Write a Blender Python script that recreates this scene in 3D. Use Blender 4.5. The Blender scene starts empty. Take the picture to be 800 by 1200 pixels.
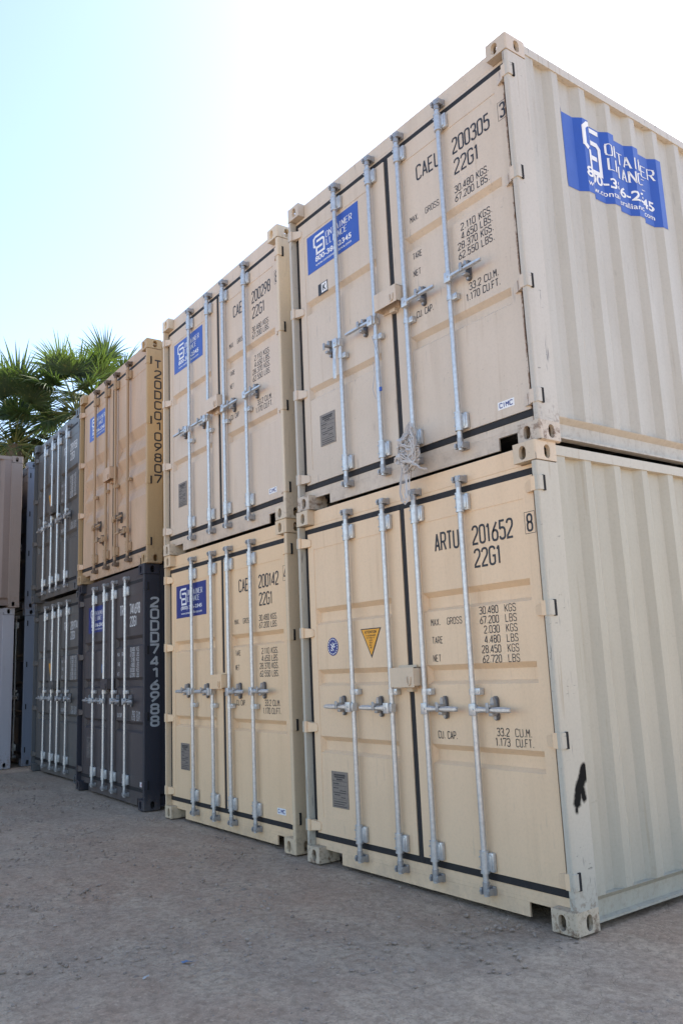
import bpy, bmesh, math, random
from mathutils import Vector, Matrix, noise
from mathutils.geometry import tessellate_polygon
R_ = math.radians
random.seed(7)
sc = bpy.context.scene
COL = sc.collection

# ------------------------------------------------------------------ camera
cd = bpy.data.cameras.new('camera'); cam = bpy.data.objects.new('camera', cd); COL.objects.link(cam)
cam.location = (2.9613, -3.5404, 1.3900)
cam.rotation_mode = 'XYZ'; cam.rotation_euler = (1.75465, 0.04291, 0.94237)
cd.sensor_fit = 'VERTICAL'; cd.sensor_height = 23.6; cd.lens = 974.77/1200*23.6
cd.clip_start = 0.05; cd.clip_end = 2000
sc.camera = cam

# ------------------------------------------------------------------ sky and sun
SUN_EL, SUN_AZ = R_(44), R_(-16)        # azimuth measured from +Y towards +X (sun stands behind the stacks, to the left)
w = bpy.data.worlds.new('World'); sc.world = w; w.use_nodes = True
nt = w.node_tree; nt.nodes.clear()
sky = nt.nodes.new('ShaderNodeTexSky'); sky.sky_type = 'NISHITA'; sky.sun_disc = False
sky.sun_elevation = SUN_EL; sky.sun_rotation = SUN_AZ
sky.air_density = 1.0; sky.dust_density = 1.1; sky.ozone_density = 0.5; sky.altitude = 50
bg = nt.nodes.new('ShaderNodeBackground'); bg.inputs['Strength'].default_value = 0.15
wo = nt.nodes.new('ShaderNodeOutputWorld')
nt.links.new(sky.outputs[0], bg.inputs['Color']); nt.links.new(bg.outputs[0], wo.inputs['Surface'])
sd = bpy.data.lights.new('sun', 'SUN'); sun = bpy.data.objects.new('sun', sd); COL.objects.link(sun)
sd.energy = 5.0; sd.angle = R_(0.5); sd.color = (1.0, 0.91, 0.78)
sdir = Vector((math.sin(SUN_AZ)*math.cos(SUN_EL), math.cos(SUN_AZ)*math.cos(SUN_EL), math.sin(SUN_EL)))
sun.rotation_euler = sdir.to_track_quat('Z', 'Y').to_euler(); sun.location = (0, 0, 30)
sc.view_settings.view_transform = 'Standard'; sc.view_settings.look = 'None'
sc.view_settings.exposure = 1.30; sc.view_settings.gamma = 1
sc.view_settings.use_curve_mapping = False

# ------------------------------------------------------------------ materials
def newmat(name):
    m = bpy.data.materials.new(name); m.use_nodes = True
    n = m.node_tree.nodes; n.clear()
    o = n.new('ShaderNodeOutputMaterial'); b = n.new('ShaderNodeBsdfPrincipled')
    m.node_tree.links.new(b.outputs[0], o.inputs['Surface'])
    return m, n, m.node_tree.links, b, o

def rgba(c): return (c[0], c[1], c[2], 1)

def mixc(n, l, fac, a, b):
    x = n.new('ShaderNodeMix'); x.data_type = 'RGBA'
    for sock, v in ((x.inputs[0], fac), (x.inputs[6], a), (x.inputs[7], b)):
        if hasattr(v, 'is_output'): l.new(v, sock)
        else: sock.default_value = v if not isinstance(v, tuple) else rgba(v)
    return x.outputs[2]

def math_(n, l, op, a, b=0.0, c=0.0, clamp=False):
    x = n.new('ShaderNodeMath'); x.operation = op; x.use_clamp = clamp
    for i, v in enumerate((a, b, c)):
        if hasattr(v, 'is_output'): l.new(v, x.inputs[i])
        else: x.inputs[i].default_value = v
    return x.outputs[0]

def noise_(n, l, vec, scale, detail=4, rough=0.55, sc3=None, loc=(0, 0, 0)):
    mp = n.new('ShaderNodeMapping'); mp.inputs['Location'].default_value = loc
    mp.inputs['Scale'].default_value = sc3 or (1, 1, 1); l.new(vec, mp.inputs['Vector'])
    t = n.new('ShaderNodeTexNoise'); t.inputs['Scale'].default_value = scale
    t.inputs['Detail'].default_value = detail; t.inputs['Roughness'].default_value = rough
    l.new(mp.outputs[0], t.inputs['Vector']); return t.outputs['Fac']

def ramp(n, l, v, lo, hi):
    x = n.new('ShaderNodeMapRange'); x.inputs['From Min'].default_value = lo; x.inputs['From Max'].default_value = hi
    x.clamp = True; l.new(v, x.inputs['Value']); return x.outputs[0]

def paint(name, col, dirt=0.35, rust=0.15, rough=0.42, seed=0.0, scuff=0.0, dirtcol=None, mark=False, chalk=0.0, seam=False):
    m, n, l, b, o = newmat(name)
    tc = n.new('ShaderNodeTexCoord'); P = tc.outputs['Object']
    lo = (seed*3.1, seed*1.7, seed*2.3)
    big = noise_(n, l, P, 1.3, 5, 0.6, None, lo)
    streak = noise_(n, l, P, 9, 5, 0.6, (1, 1, 0.07), lo)
    fine = noise_(n, l, P, 60, 4, 0.6, None, lo)
    dc = dirtcol or (col[0]*0.62, col[1]*0.58, col[2]*0.52)
    f1 = ramp(n, l, big, 0.42, 0.75); f2 = ramp(n, l, streak, 0.50, 0.78)
    d = math_(n, l, 'ADD', math_(n, l, 'MULTIPLY', f1, 0.45), math_(n, l, 'MULTIPLY', f2, 0.55))
    d = math_(n, l, 'MULTIPLY', d, dirt, clamp=True)
    c = mixc(n, l, d, col, dc)
    g = math_(n, l, 'MULTIPLY', ramp(n, l, fine, 0.45, 0.8), 0.16)
    c = mixc(n, l, g, c, (col[0]*0.5, col[1]*0.5, col[2]*0.5))
    if chalk:
        ck = noise_(n, l, P, 2.2, 5, 0.65, (1, 1, .4), (lo[0]+9, lo[1], lo[2]))
        c = mixc(n, l, math_(n, l, 'MULTIPLY', ramp(n, l, ck, .45, .72), chalk), c, (min(1, col[0]*1.5+.04), min(1, col[1]*1.5+.04), min(1, col[2]*1.5+.05)))
    # rust and grime that gathers near the bottom edge and in small specks
    sep = n.new('ShaderNodeSeparateXYZ'); l.new(P, sep.inputs[0]); z = sep.outputs['Z']
    low = ramp(n, l, z, 0.30, 0.0)
    sp = noise_(n, l, P, 26, 6, 0.7, None, (lo[0]+4, lo[1], lo[2]))
    rs = math_(n, l, 'MULTIPLY', ramp(n, l, sp, 0.66, 0.72), rust, clamp=True)
    rs2 = math_(n, l, 'MULTIPLY', math_(n, l, 'MULTIPLY', ramp(n, l, sp, 0.50, 0.62), low), min(1, rust*2.2), clamp=True)
    c = mixc(n, l, math_(n, l, 'ADD', rs, rs2, clamp=True), c, (0.16, 0.085, 0.045))
    mudn = noise_(n, l, P, 5, 6, 0.7, None, (lo[0], lo[1]+3, lo[2]))
    mud = math_(n, l, 'MULTIPLY', ramp(n, l, z, 0.22, 0.0), ramp(n, l, mudn, 0.40, 0.65))
    c = mixc(n, l, math_(n, l, 'MULTIPLY', mud, 0.35), c, (0.22, 0.19, 0.165))
    rn = noise_(n, l, P, 30, 3, 0.5, (1, 1, 0.035), (lo[0]+8, lo[1], lo[2])); rb = noise_(n, l, P, 1.8, 3, 0.6, None, (lo[0], lo[1], lo[2]+6))
    run = math_(n, l, 'MULTIPLY', ramp(n, l, rn, 0.62, 0.70), ramp(n, l, rb, 0.46, 0.60))
    c = mixc(n, l, math_(n, l, 'MULTIPLY', run, min(.5, .15+rust)), c, (col[0]*.55+.03, col[1]*.47+.015, col[2]*.38))
    if scuff:
        s1 = noise_(n, l, P, 38, 3, 0.5, (1, 1, 0.12), (lo[0], lo[1], lo[2]+5))
        s2 = noise_(n, l, P, 2.1, 3, 0.6, None, (lo[0]+2, lo[1], lo[2]))
        s = math_(n, l, 'MULTIPLY', ramp(n, l, s1, 0.66, 0.71), ramp(n, l, s2, 0.48, 0.56))
        c = mixc(n, l, math_(n, l, 'MULTIPLY', s, scuff, clamp=True), c, (0.13, 0.12, 0.12))
        s3 = noise_(n, l, P, 55, 2, 0.5, (1, 0.25, 1), (lo[0]+7, lo[1], lo[2]))
        c = mixc(n, l, math_(n, l, 'MULTIPLY', math_(n, l, 'MULTIPLY', ramp(n, l, s3, .70, .74), ramp(n, l, s2, .42, .55)), scuff*.8), c, (0.10, 0.095, 0.09))
    if seam:   # rusty seam between door edge and post
        sx = math_(n, l, 'ABSOLUTE', math_(n, l, 'ADD', sep.outputs['X'], .085))
        sn = noise_(n, l, P, 13, 5, .7, (1, 1, .8), (2, 0, 1)); sm = math_(n, l, 'ADD', sx, math_(n, l, 'MULTIPLY', math_(n, l, 'SUBTRACT', sn, .5), .045))
        c = mixc(n, l, math_(n, l, 'MULTIPLY', ramp(n, l, sm, .009, .003), ramp(n, l, sn, .40, .52)), c, (.20, .105, .055))
    if mark:   # the black spray-painted squiggle on the post
        y = sep.outputs['Y']
        wob = noise_(n, l, P, 26, 4, 0.6)
        total = None
        for (ay, az, by, bz, r) in ((.168, .800, .155, .765, .032), (.150, .765, .108, .700, .030), (.108, .700, .090, .640, .027), (.125, .735, .150, .660, .020), (.088, .64, .080, .60, .012)):
            dy, dz = by-ay, bz-az; L2 = dy*dy+dz*dz
            py = math_(n, l, 'SUBTRACT', y, ay); pz = math_(n, l, 'SUBTRACT', z, az)
            t = math_(n, l, 'DIVIDE', math_(n, l, 'ADD', math_(n, l, 'MULTIPLY', py, dy), math_(n, l, 'MULTIPLY', pz, dz)), L2, clamp=True)
            qy = math_(n, l, 'SUBTRACT', py, math_(n, l, 'MULTIPLY', t, dy)); qz = math_(n, l, 'SUBTRACT', pz, math_(n, l, 'MULTIPLY', t, dz))
            dist = math_(n, l, 'SQRT', math_(n, l, 'ADD', math_(n, l, 'MULTIPLY', qy, qy), math_(n, l, 'MULTIPLY', qz, qz)))
            dist = math_(n, l, 'ADD', dist, math_(n, l, 'MULTIPLY', math_(n, l, 'SUBTRACT', wob, 0.5), 0.022))
            mk = ramp(n, l, dist, r+0.009, r-0.006)
            total = mk if total is None else math_(n, l, 'MAXIMUM', total, mk)
        onpost = ramp(n, l, y, 0.02, 0.04)
        c = mixc(n, l, math_(n, l, 'MULTIPLY', math_(n, l, 'MULTIPLY', total, onpost), 0.97), c, (0.006, 0.006, 0.007))
    if mark: l.new(math_(n, l, 'MULTIPLY', math_(n, l, 'SUBTRACT', 1.0, math_(n, l, 'MULTIPLY', total, onpost)), .4), b.inputs['Specular IOR Level'])
    l.new(c, b.inputs['Base Color'])
    rr = math_(n, l, 'ADD', math_(n, l, 'MULTIPLY', fine, 0.16), math_(n, l, 'ADD', math_(n, l, 'MULTIPLY', d, 0.2), rough-0.08))
    l.new(rr, b.inputs['Roughness']); b.inputs['Specular IOR Level'].default_value = 0.4
    bp = n.new('ShaderNodeBump'); bp.inputs['Strength'].default_value = 0.25; bp.inputs['Distance'].default_value = 0.012
    dent = noise_(n, l, P, 2.6, 2, 0.5, (1, 1, 0.7), lo)
    hsum = math_(n, l, 'ADD', dent, math_(n, l, 'MULTIPLY', fine, 0.03))
    l.new(hsum, bp.inputs['Height']); l.new(bp.outputs[0], b.inputs['Normal'])
    return m

def plain(name, col, rough=0.5, metal=0.0, var=0.2, scale=30, bump=0.0, spec=0.5):
    m, n, l, b, o = newmat(name)
    tc = n.new('ShaderNodeTexCoord'); P = tc.outputs['Object']
    f = noise_(n, l, P, scale, 5, 0.6)
    c = mixc(n, l, math_(n, l, 'MULTIPLY', ramp(n, l, f, .35, .75), var*2, clamp=True), col, (col[0]*.55, col[1]*.55, col[2]*.55))
    l.new(c, b.inputs['Base Color']); b.inputs['Metallic'].default_value = metal
    l.new(math_(n, l, 'ADD', math_(n, l, 'MULTIPLY', f, 0.25), rough-.12), b.inputs['Roughness'])
    b.inputs['Specular IOR Level'].default_value = spec
    if bump:
        bp = n.new('ShaderNodeBump'); bp.inputs['Strength'].default_value = bump; bp.inputs['Distance'].default_value = .004
        l.new(f, bp.inputs['Height']); l.new(bp.outputs[0], b.inputs['Normal'])
    return m

M = {}
M['galv'] = plain('galvanised_steel', (0.60, 0.61, 0.62), 0.36, 0.6, 0.30, 45, 0.2)
M['galv_dark'] = plain('weathered_zinc', (0.40, 0.40, 0.41), 0.42, 0.6, 0.30, 60, 0.3)
M['catch'] = plain('dark_zinc_plate', (0.16, 0.16, 0.17), 0.45, 0.6, 0.3, 60)
M['rubber'] = plain('black_rubber', (0.014, 0.013, 0.015), 0.7, 0, 0.2, 40)
M['dark'] = plain('hinge_gap_shade', (0.012, 0.012, 0.014), 0.9, 0, 0.1, 30)  # black that stands in for the shade inside the hinge gaps
M['under'] = plain('tarred_underside', (0.02, 0.02, 0.02), 0.9, 0, 0.2, 12)
M['ink'] = plain('black_lettering', (0.022, 0.022, 0.028), 0.5, 0, 0.15, 50)
M['white_ink'] = plain('white_lettering', (0.62, 0.62, 0.62), 0.5, 0, 0.2, 50)
M['grey_ink'] = plain('grey_stencil_paint', (0.42, 0.45, 0.48), 0.6, 0, 0.3, 60)
M['sign_blue'] = plain('royal_blue_sticker', (0.030, 0.092, 0.42), 0.38, 0, 0.08, 6)
M['sign_navy'] = plain('navy_blue_sticker', (0.012, 0.028, 0.20), 0.38, 0, 0.08, 6)
M['sign_white'] = plain('white_sticker', (0.80, 0.80, 0.80), 0.4, 0, 0.05, 20)
M['orange'] = plain('orange_sticker', (0.80, 0.36, 0.02), 0.4, 0, 0.08, 20)
M['plate'] = plain('grey_data_plate', (0.25, 0.215, 0.185), 0.5, 0.2, 0.3, 60)
M['plate_text'] = plain('plate_text', (0.05, 0.045, 0.045), 0.6, 0, 0.1, 30)
M['red'] = plain('red_sticker_print', (0.5, 0.04, 0.03), 0.5, 0, 0.1, 30)
M['wrap'] = None

# ------------------------------------------------------------------ mesh helpers
class MB:
    def __init__(s): s.v = []; s.f = []
    def add(s, vs, fs):
        o = len(s.v); s.v += [tuple(q) for q in vs]; s.f += [tuple(i+o for i in f) for f in fs]; return s
    def box(s, x0, x1, y0, y1, z0, z1, bev=0.0):
        if x0 > x1: x0, x1 = x1, x0
        if bev <= 0:
            return s.add([(x0,y0,z0),(x1,y0,z0),(x1,y1,z0),(x0,y1,z0),(x0,y0,z1),(x1,y0,z1),(x1,y1,z1),(x0,y1,z1)],
                  [(0,3,2,1),(4,5,6,7),(0,1,5,4),(1,2,6,5),(2,3,7,6),(3,0,4,7)])
        bm = bmesh.new(); bmesh.ops.create_cube(bm, size=1)
        for q in bm.verts: q.co = Vector(((x0+x1)/2+q.co.x*(x1-x0), (y0+y1)/2+q.co.y*(y1-y0), (z0+z1)/2+q.co.z*(z1-z0)))
        bmesh.ops.bevel(bm, geom=list(bm.edges), offset=min(bev, .45*min(x1-x0, y1-y0, z1-z0)), segments=2, affect='EDGES', profile=.6)
        bm.verts.index_update(); s.add([q.co[:] for q in bm.verts], [[q.index for q in f.verts] for f in bm.faces]); bm.free(); return s
    def prism(s, pts, a, b, axis='z', bev=None):
        """extrude a closed 2D outline; axis z: pts=(x,y); axis y: pts=(x,z); axis x: pts=(y,z)"""
        def mk(p, t): return {'z': (p[0], p[1], t), 'y': (p[0], t, p[1]), 'x': (t, p[0], p[1])}[axis]
        n = len(pts); vs = [mk(p, a) for p in pts]+[mk(p, b) for p in pts]
        tri = tessellate_polygon([[Vector((p[0], p[1], 0)) for p in pts]])
        fs = [tuple(t) for t in tri]+[tuple(i+n for i in reversed(t)) for t in tri]
        fs += [(i, (i+1) % n, n+(i+1) % n, n+i) for i in range(n)]
        return s.add(vs, fs)
    def cyl(s, p0, p1, r, n=12, r1=None):
        p0, p1 = Vector(p0), Vector(p1); d = (p1-p0).normalized(); r1 = r if r1 is None else r1
        u = d.orthogonal().normalized(); w_ = d.cross(u)
        vs = []
        for p, rr in ((p0, r), (p1, r1)):
            vs += [p+(u*math.cos(2*math.pi*i/n)+w_*math.sin(2*math.pi*i/n))*rr for i in range(n)]
        return s.add(vs, [(i, (i+1) % n, n+(i+1) % n, n+i) for i in range(n)]+[tuple(range(n-1, -1, -1)), tuple(range(n, 2*n))])
    def tube(s, pts, r, n=6, taper=None, flat=1.0):
        pts = [Vector(p) for p in pts]; rings = []
        up = None
        for i, p in enumerate(pts):
            d = (pts[min(i+1, len(pts)-1)]-pts[max(i-1, 0)]).normalized()
            if up is None: up = d.orthogonal().normalized()
            up = (up-d*up.dot(d)).normalized(); w_ = d.cross(up)
            rr = r*(1 if taper is None else taper[i])
            rings.append([p+(up*math.cos(2*math.pi*k/n)*flat+w_*math.sin(2*math.pi*k/n))*rr for k in range(n)])
        vs = [q for ring in rings for q in ring]; fs = []
        for i in range(len(pts)-1):
            for k in range(n): fs.append((i*n+k, i*n+(k+1) % n, (i+1)*n+(k+1) % n, (i+1)*n+k))
        fs.append(tuple(range(n-1, -1, -1))); fs.append(tuple(range((len(pts)-1)*n, len(pts)*n)))
        return s.add(vs, fs)
    def build(s, name, mat, parent=None, smooth=False, label=None, fix=True):
        me = bpy.data.meshes.new(name); me.from_pydata([tuple(q) for q in s.v], [], s.f); me.update()
        if fix:
            bm = bmesh.new(); bm.from_mesh(me); bmesh.ops.recalc_face_normals(bm, faces=bm.faces); bm.to_mesh(me); bm.free()
        if smooth:
            for p in me.polygons: p.use_smooth = True
            try: me.set_sharp_from_angle(angle=R_(40))
            except Exception: pass
        o = bpy.data.objects.new(name, me); COL.objects.link(o); me.materials.append(mat)
        if parent is not None: o.parent = parent
        if label: o['label'] = label
        return o

def tag(o, label, cat, group=None, kind=None):
    if label: o['label'] = label
    if cat: o['category'] = cat
    if group: o['group'] = group
    if kind: o['kind'] = kind
    return o

def empty(name, loc, rz=0.0):
    o = bpy.data.objects.new(name, None); COL.objects.link(o); o.location = loc; o.rotation_euler = (0, 0, rz)
    o.empty_display_size = .3; return o

# ------------------------------------------------------------------ stroke lettering (condensed stencil-like face)
G = {
 '0': [[(0,1.4),(0,8.6),(.5,9.6),(1.4,10),(2.6,10),(3.5,9.6),(4,8.6),(4,1.4),(3.5,.4),(2.6,0),(1.4,0),(.5,.4),(0,1.4)]],
 '1': [[(1.0,8.2),(2.3,10),(2.3,0)]],
 '2': [[(0,8),(0.1,8.8),(.6,9.6),(1.4,10),(2.6,10),(3.5,9.6),(4,8.6),(4,7),(3.6,5.8),(0.1,1.2),(0,0),(4,0)]],
 '3': [[(0,8.4),(.5,9.6),(1.4,10),(2.6,10),(3.5,9.6),(4,8.6),(4,6.8),(3.4,5.7),(2.6,5.3),(1.3,5.3)],[(2.6,5.2),(3.5,4.7),(4,3.8),(4,1.4),(3.5,.4),(2.6,0),(1.4,0),(.5,.4),(0,1.6)]],
 '4': [[(3,0),(3,10),(0,3.2),(0,2.3),(4,2.3)]],
 '5': [[(3.8,10),(.4,10),(.2,5.6),(1.2,6.2),(2.6,6.2),(3.5,5.7),(4,4.8),(4,1.4),(3.5,.4),(2.6,0),(1.4,0),(.5,.4),(0,1.6)]],
 '6': [[(3.6,10),(1.4,6.6),(.3,4.6),(0,3.4),(0,1.4),(.5,.4),(1.4,0),(2.6,0),(3.5,.4),(4,1.4),(4,3.9),(3.5,5),(2.6,5.5),(1.4,5.5),(.4,4.8)]],
 '7': [[(0,8.6),(0,10),(4,10),(4,8.8),(1.4,0)]],
 '8': [[(1.3,5.3),(.5,5.8),(.1,6.8),(.1,8.6),(.6,9.6),(1.4,10),(2.6,10),(3.4,9.6),(3.9,8.6),(3.9,6.8),(3.5,5.8),(2.7,5.3),(1.3,5.3),(.5,4.8),(0,3.8),(0,1.4),(.5,.4),(1.4,0),(2.6,0),(3.5,.4),(4,1.4),(4,3.8),(3.5,4.8),(2.7,5.25)]],
 '9': [[(.4,0),(2.6,3.4),(3.7,5.4),(4,6.6),(4,8.6),(3.5,9.6),(2.6,10),(1.4,10),(.5,9.6),(0,8.6),(0,6.1),(.5,5),(1.4,4.5),(2.6,4.5),(3.6,5.2)]],
 'A': [[(0,0),(2,10),(4,0)],[(.75,3),(3.25,3)]],
 'B': [[(0,5.3),(0,0),(2.8,0),(3.6,.5),(4,1.4),(4,3.9),(3.5,4.9),(2.6,5.3),(0,5.3),(0,10),(2.6,10),(3.4,9.6),(3.8,8.6),(3.8,6.9),(3.4,5.8),(2.7,5.4)]],
 'C': [[(4,8.2),(3.9,9),(3.5,9.6),(2.6,10),(1.4,10),(.5,9.6),(0,8.6),(0,1.4),(.5,.4),(1.4,0),(2.6,0),(3.5,.4),(3.9,1),(4,1.8)]],
 'D': [[(0,0),(0,10),(2.5,10),(3.5,9.5),(4,8.4),(4,1.6),(3.5,.5),(2.5,0),(0,0)]],
 'E': [[(3.8,10),(0,10),(0,0),(3.8,0)],[(0,5.2),(3.2,5.2)]],
 'F': [[(3.8,10),(0,10),(0,0)],[(0,5.2),(3.2,5.2)]],
 'G': [[(4,8.2),(3.9,9),(3.5,9.6),(2.6,10),(1.4,10),(.5,9.6),(0,8.6),(0,1.4),(.5,.4),(1.4,0),(2.6,0),(3.5,.4),(4,1.4),(4,4.8),(2.2,4.8)]],
 'I': [[(2,0),(2,10)]],
 'K': [[(0,0),(0,10)],[(4,10),(.2,4.2)],[(1.2,5.6),(4,0)]],
 'L': [[(0,10),(0,0),(3.6,0)]],
 'M': [[(0,0),(0,10),(2,4.5),(4,10),(4,0)]],
 'N': [[(0,0),(0,10),(4,0),(4,10)]],
 'O': [[(0,1.4),(0,8.6),(.5,9.6),(1.4,10),(2.6,10),(3.5,9.6),(4,8.6),(4,1.4),(3.5,.4),(2.6,0),(1.4,0),(.5,.4),(0,1.4)]],
 'P': [[(0,0),(0,10),(2.6,10),(3.5,9.6),(4,8.6),(4,6),(3.5,5),(2.6,4.6),(0,4.6)]],
 'R': [[(0,0),(0,10),(2.6,10),(3.5,9.6),(4,8.6),(4,6.2),(3.5,5.2),(2.6,4.8),(0,4.8)],[(2.3,4.7),(4,0)]],
 'S': [[(3.9,8.2),(3.8,9),(3.4,9.6),(2.6,10),(1.4,10),(.5,9.6),(0,8.6),(0,7),(.5,5.9),(3.5,4.3),(4,3.2),(4,1.4),(3.5,.4),(2.6,0),(1.4,0),(.5,.4),(.1,1),(0,1.9)]],
 'T': [[(0,10),(4,10)],[(2,9.7),(2,0)]],
 'U': [[(0,10),(0,1.4),(.5,.4),(1.4,0),(2.6,0),(3.5,.4),(4,1.4),(4,10)]],
 'X': [[(0,0),(4,10)],[(0,10),(4,0)]],
 '-': [[(0.3,4.6),(3.2,4.6)]],
 '(': [[(3,10),(1.6,7.6),(1.6,2.4),(3,0)]], ')': [[(1,10),(2.4,7.6),(2.4,2.4),(1,0)]],
}
def ribbon(pts, t, aspect=1.0):
    """offset a polyline by half thickness with mitred joints -> list of quads (2D)"""
    P = [Vector(p) for p in pts]; closed = (P[0]-P[-1]).length < 1e-6
    if closed: P = P[:-1]
    n = len(P); L = []; Rr = []
    for i in range(n):
        a = P[i-1] if (closed or i > 0) else None; b = P[(i+1) % n] if (closed or i < n-1) else None
        d1 = (P[i]-a).normalized() if a is not None else None; d2 = (b-P[i]).normalized() if b is not None else None
        if d1 is None: d1 = d2
        if d2 is None: d2 = d1
        n1 = Vector((-d1.y, d1.x)); n2 = Vector((-d2.y, d2.x)); mm = (n1+n2)
        if mm.length < 1e-4: mm = n1
        mm.normalize(); k = min(1/max(mm.dot(n1), .35), 2.0)
        L.append(P[i]+mm*t/2*k); Rr.append(P[i]-mm*t/2*k)
    out = []
    for i in range(n if closed else n-1):
        j = (i+1) % n; out.append([L[i], L[j], Rr[j], Rr[i]])
    return out

def split_sharp(pts):
    out = [[pts[0]]]
    for i in range(1, len(pts)-1):
        a, b, c = Vector(pts[i-1]), Vector(pts[i]), Vector(pts[i+1]); out[-1].append(pts[i])
        if (b-a).normalized().dot((c-b).normalized()) < -.25: out.append([pts[i]])
    out[-1].append(pts[-1]); return out

def text_polys(s, x0, z0, h, width=None, thick=0.12, align='l', serif=False, wide=1.0, stencil=False):
    """list of (polygon2d, layer)"""
    adv = {'.': .26, ' ': .36, ',': .26, '1': .40, 'I': .36}
    gw = .37*wide; gap = .165*wide*(1.1 if serif else 1)
    xs = []; x = 0
    for c in s:
        a = (adv.get(c, gw+gap)*(wide if c in adv else 1)); xs.append(x); x += a
    tot = x-gap
    kx = (width/(tot*h)) if width else 1.0
    if align == 'r': x0 = x0-tot*h*kx
    out = []
    for c, cx in zip(s, xs):
        bx = x0+cx*h*kx
        if c in '. ,':
            if c != ' ':
                q = h*.13; out.append(([Vector((bx+.02*h, z0)), Vector((bx+.02*h+q*.9, z0)), Vector((bx+.02*h+q*.9, z0+q)), Vector((bx+.02*h, z0+q))], 0))
            continue
        sx = gw*h*kx/4; off = -.9*sx if c == '1' else (-1.2*sx if c == 'I' else 0)
        for k, st in enumerate(G.get(c, G['-'])):
            pts = [(bx+off+px*sx, z0+pz*h/10) for px, pz in st]
            if serif:
                for a, b in zip(pts[:-1], pts[1:]):
                    dx, dz = abs(b[0]-a[0]), abs(b[1]-a[1])
                    tt = thick*h*(1.25 if dz > dx*1.2 else .55)
                    for q in ribbon([a, b], tt): out.append((q, k))
                for e in (pts[0], pts[-1]):
                    if min(abs(e[1]-z0), abs(e[1]-z0-h)) < .02*h and c not in 'CGOS':
                        for q in ribbon([(e[0]-.1*h, e[1]), (e[0]+.1*h, e[1])], .045*h): out.append((q, k+3))
            else:
                for j, part in enumerate(split_sharp(pts)):
                    for q in ribbon(part, thick*h): out.append((q, k+j))
    return out

def font_polys(s, x0, z0, h, width, bold=0.0):
    cu = bpy.data.curves.new('tmp_font', 'FONT'); cu.body = s; cu.size = 1; cu.offset = bold; cu.resolution_u = 3
    ob = bpy.data.objects.new('tmp_font', cu); COL.objects.link(ob)
    dg = bpy.context.evaluated_depsgraph_get(); me = ob.evaluated_get(dg).to_mesh()
    vs = [q.co.copy() for q in me.vertices]; ps = [list(p.vertices) for p in me.polygons]
    ob.evaluated_get(dg).to_mesh_clear(); bpy.data.objects.remove(ob); bpy.data.curves.remove(cu)
    xa = min(q.x for q in vs); xb = max(q.x for q in vs); za = min(q.y for q in vs); zb = max(q.y for q in vs)
    return [([Vector((x0+(vs[i].x-xa)/(xb-xa)*width, z0+(vs[i].y-za)/(zb-za)*h)) for i in p], 0) for p in ps]

def polys_front(mb, polys, y, lift=.0003):
    for p, k in polys:
        mb.add([(q[0], y-k*lift, q[1]) for q in p], [tuple(range(len(p)))])

def logo_polys(paren=False, big=False):
    """company sign artwork in sign units: 0..0.677 wide, 0..0.325 high"""
    o = []
    X = (lambda u, v: (.112+u*.122, .118+v*.182)) if big else (lambda u, v: (.092+u*.145, .133+v*.150))
    t = .020 if big else .020
    for k, st in enumerate(([(1,1),(.20,1),(.04,.90),(.04,.50),(.2,.42)], [(.30,.70),(.86,.70),(.98,.62),(.98,0),(.28,0),(.28,.34),(.82,.34)])):
        for q in ribbon([X(*p) for p in st], t): o.append((q, k))
    o += text_polys('ONTAINER', .262, .215, .050, .335, .13, serif=True, wide=1.5)
    o += text_polys('LLIANCE', .268, .150, .050, .262, .13, serif=True, wide=1.5)
    o += font_polys('(800) 386-2345' if paren else '800-386-2345', .110, .068, .046, .475, .022)
    o += font_polys('www.containeralliance.com', .112, .030, .024, .470, .008)
    return o

# ------------------------------------------------------------------ the container
W, L, H = 2.438, 6.058, 2.591
CX = -W/2
RODS = [CX-.587, CX-.165, CX+.165, CX+.587]
def side_x(y, yend=L-.19):
    """corrugation profile of the side wall: x offset at depth y (positive side is x=0)"""
    for (a, xa), (b, xb) in zip(SP[:-1], SP[1:]):
        if a <= y <= b: return xa+(xb-xa)*(y-a)/max(b-a, 1e-9)
    return -.012
SP = [(.185, -.012), (.265, -.012), (.293, -.046), (.383, -.046), (.443, -.012)]
_y = .443
while _y+.30 < L-.20:
    SP += [(_y+.058, -.012), (_y+.112, -.046), (_y+.222, -.046), (_y+.28, -.012)]; _y += .28
SP += [(L-.185, -.012)]

def stadium(cx, cz, w_, h_, n=6):
    out = []
    if h_ >= w_:
        r = w_/2
        for i in range(n+1): a = math.pi*i/n; out.append((cx+r*math.cos(a), cz+h_/2-r+r*math.sin(a)))
        for i in range(n+1): a = math.pi+math.pi*i/n; out.append((cx+r*math.cos(a), cz-h_/2+r+r*math.sin(a)))
    else:
        r = h_/2
        for i in range(n+1): a = -math.pi/2+math.pi*i/n; out.append((cx+w_/2-r+r*math.cos(a), cz+r*math.sin(a)))
        for i in range(n+1): a = math.pi/2+math.pi*i/n; out.append((cx-w_/2+r+r*math.cos(a), cz+r*math.sin(a)))
    return out

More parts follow.
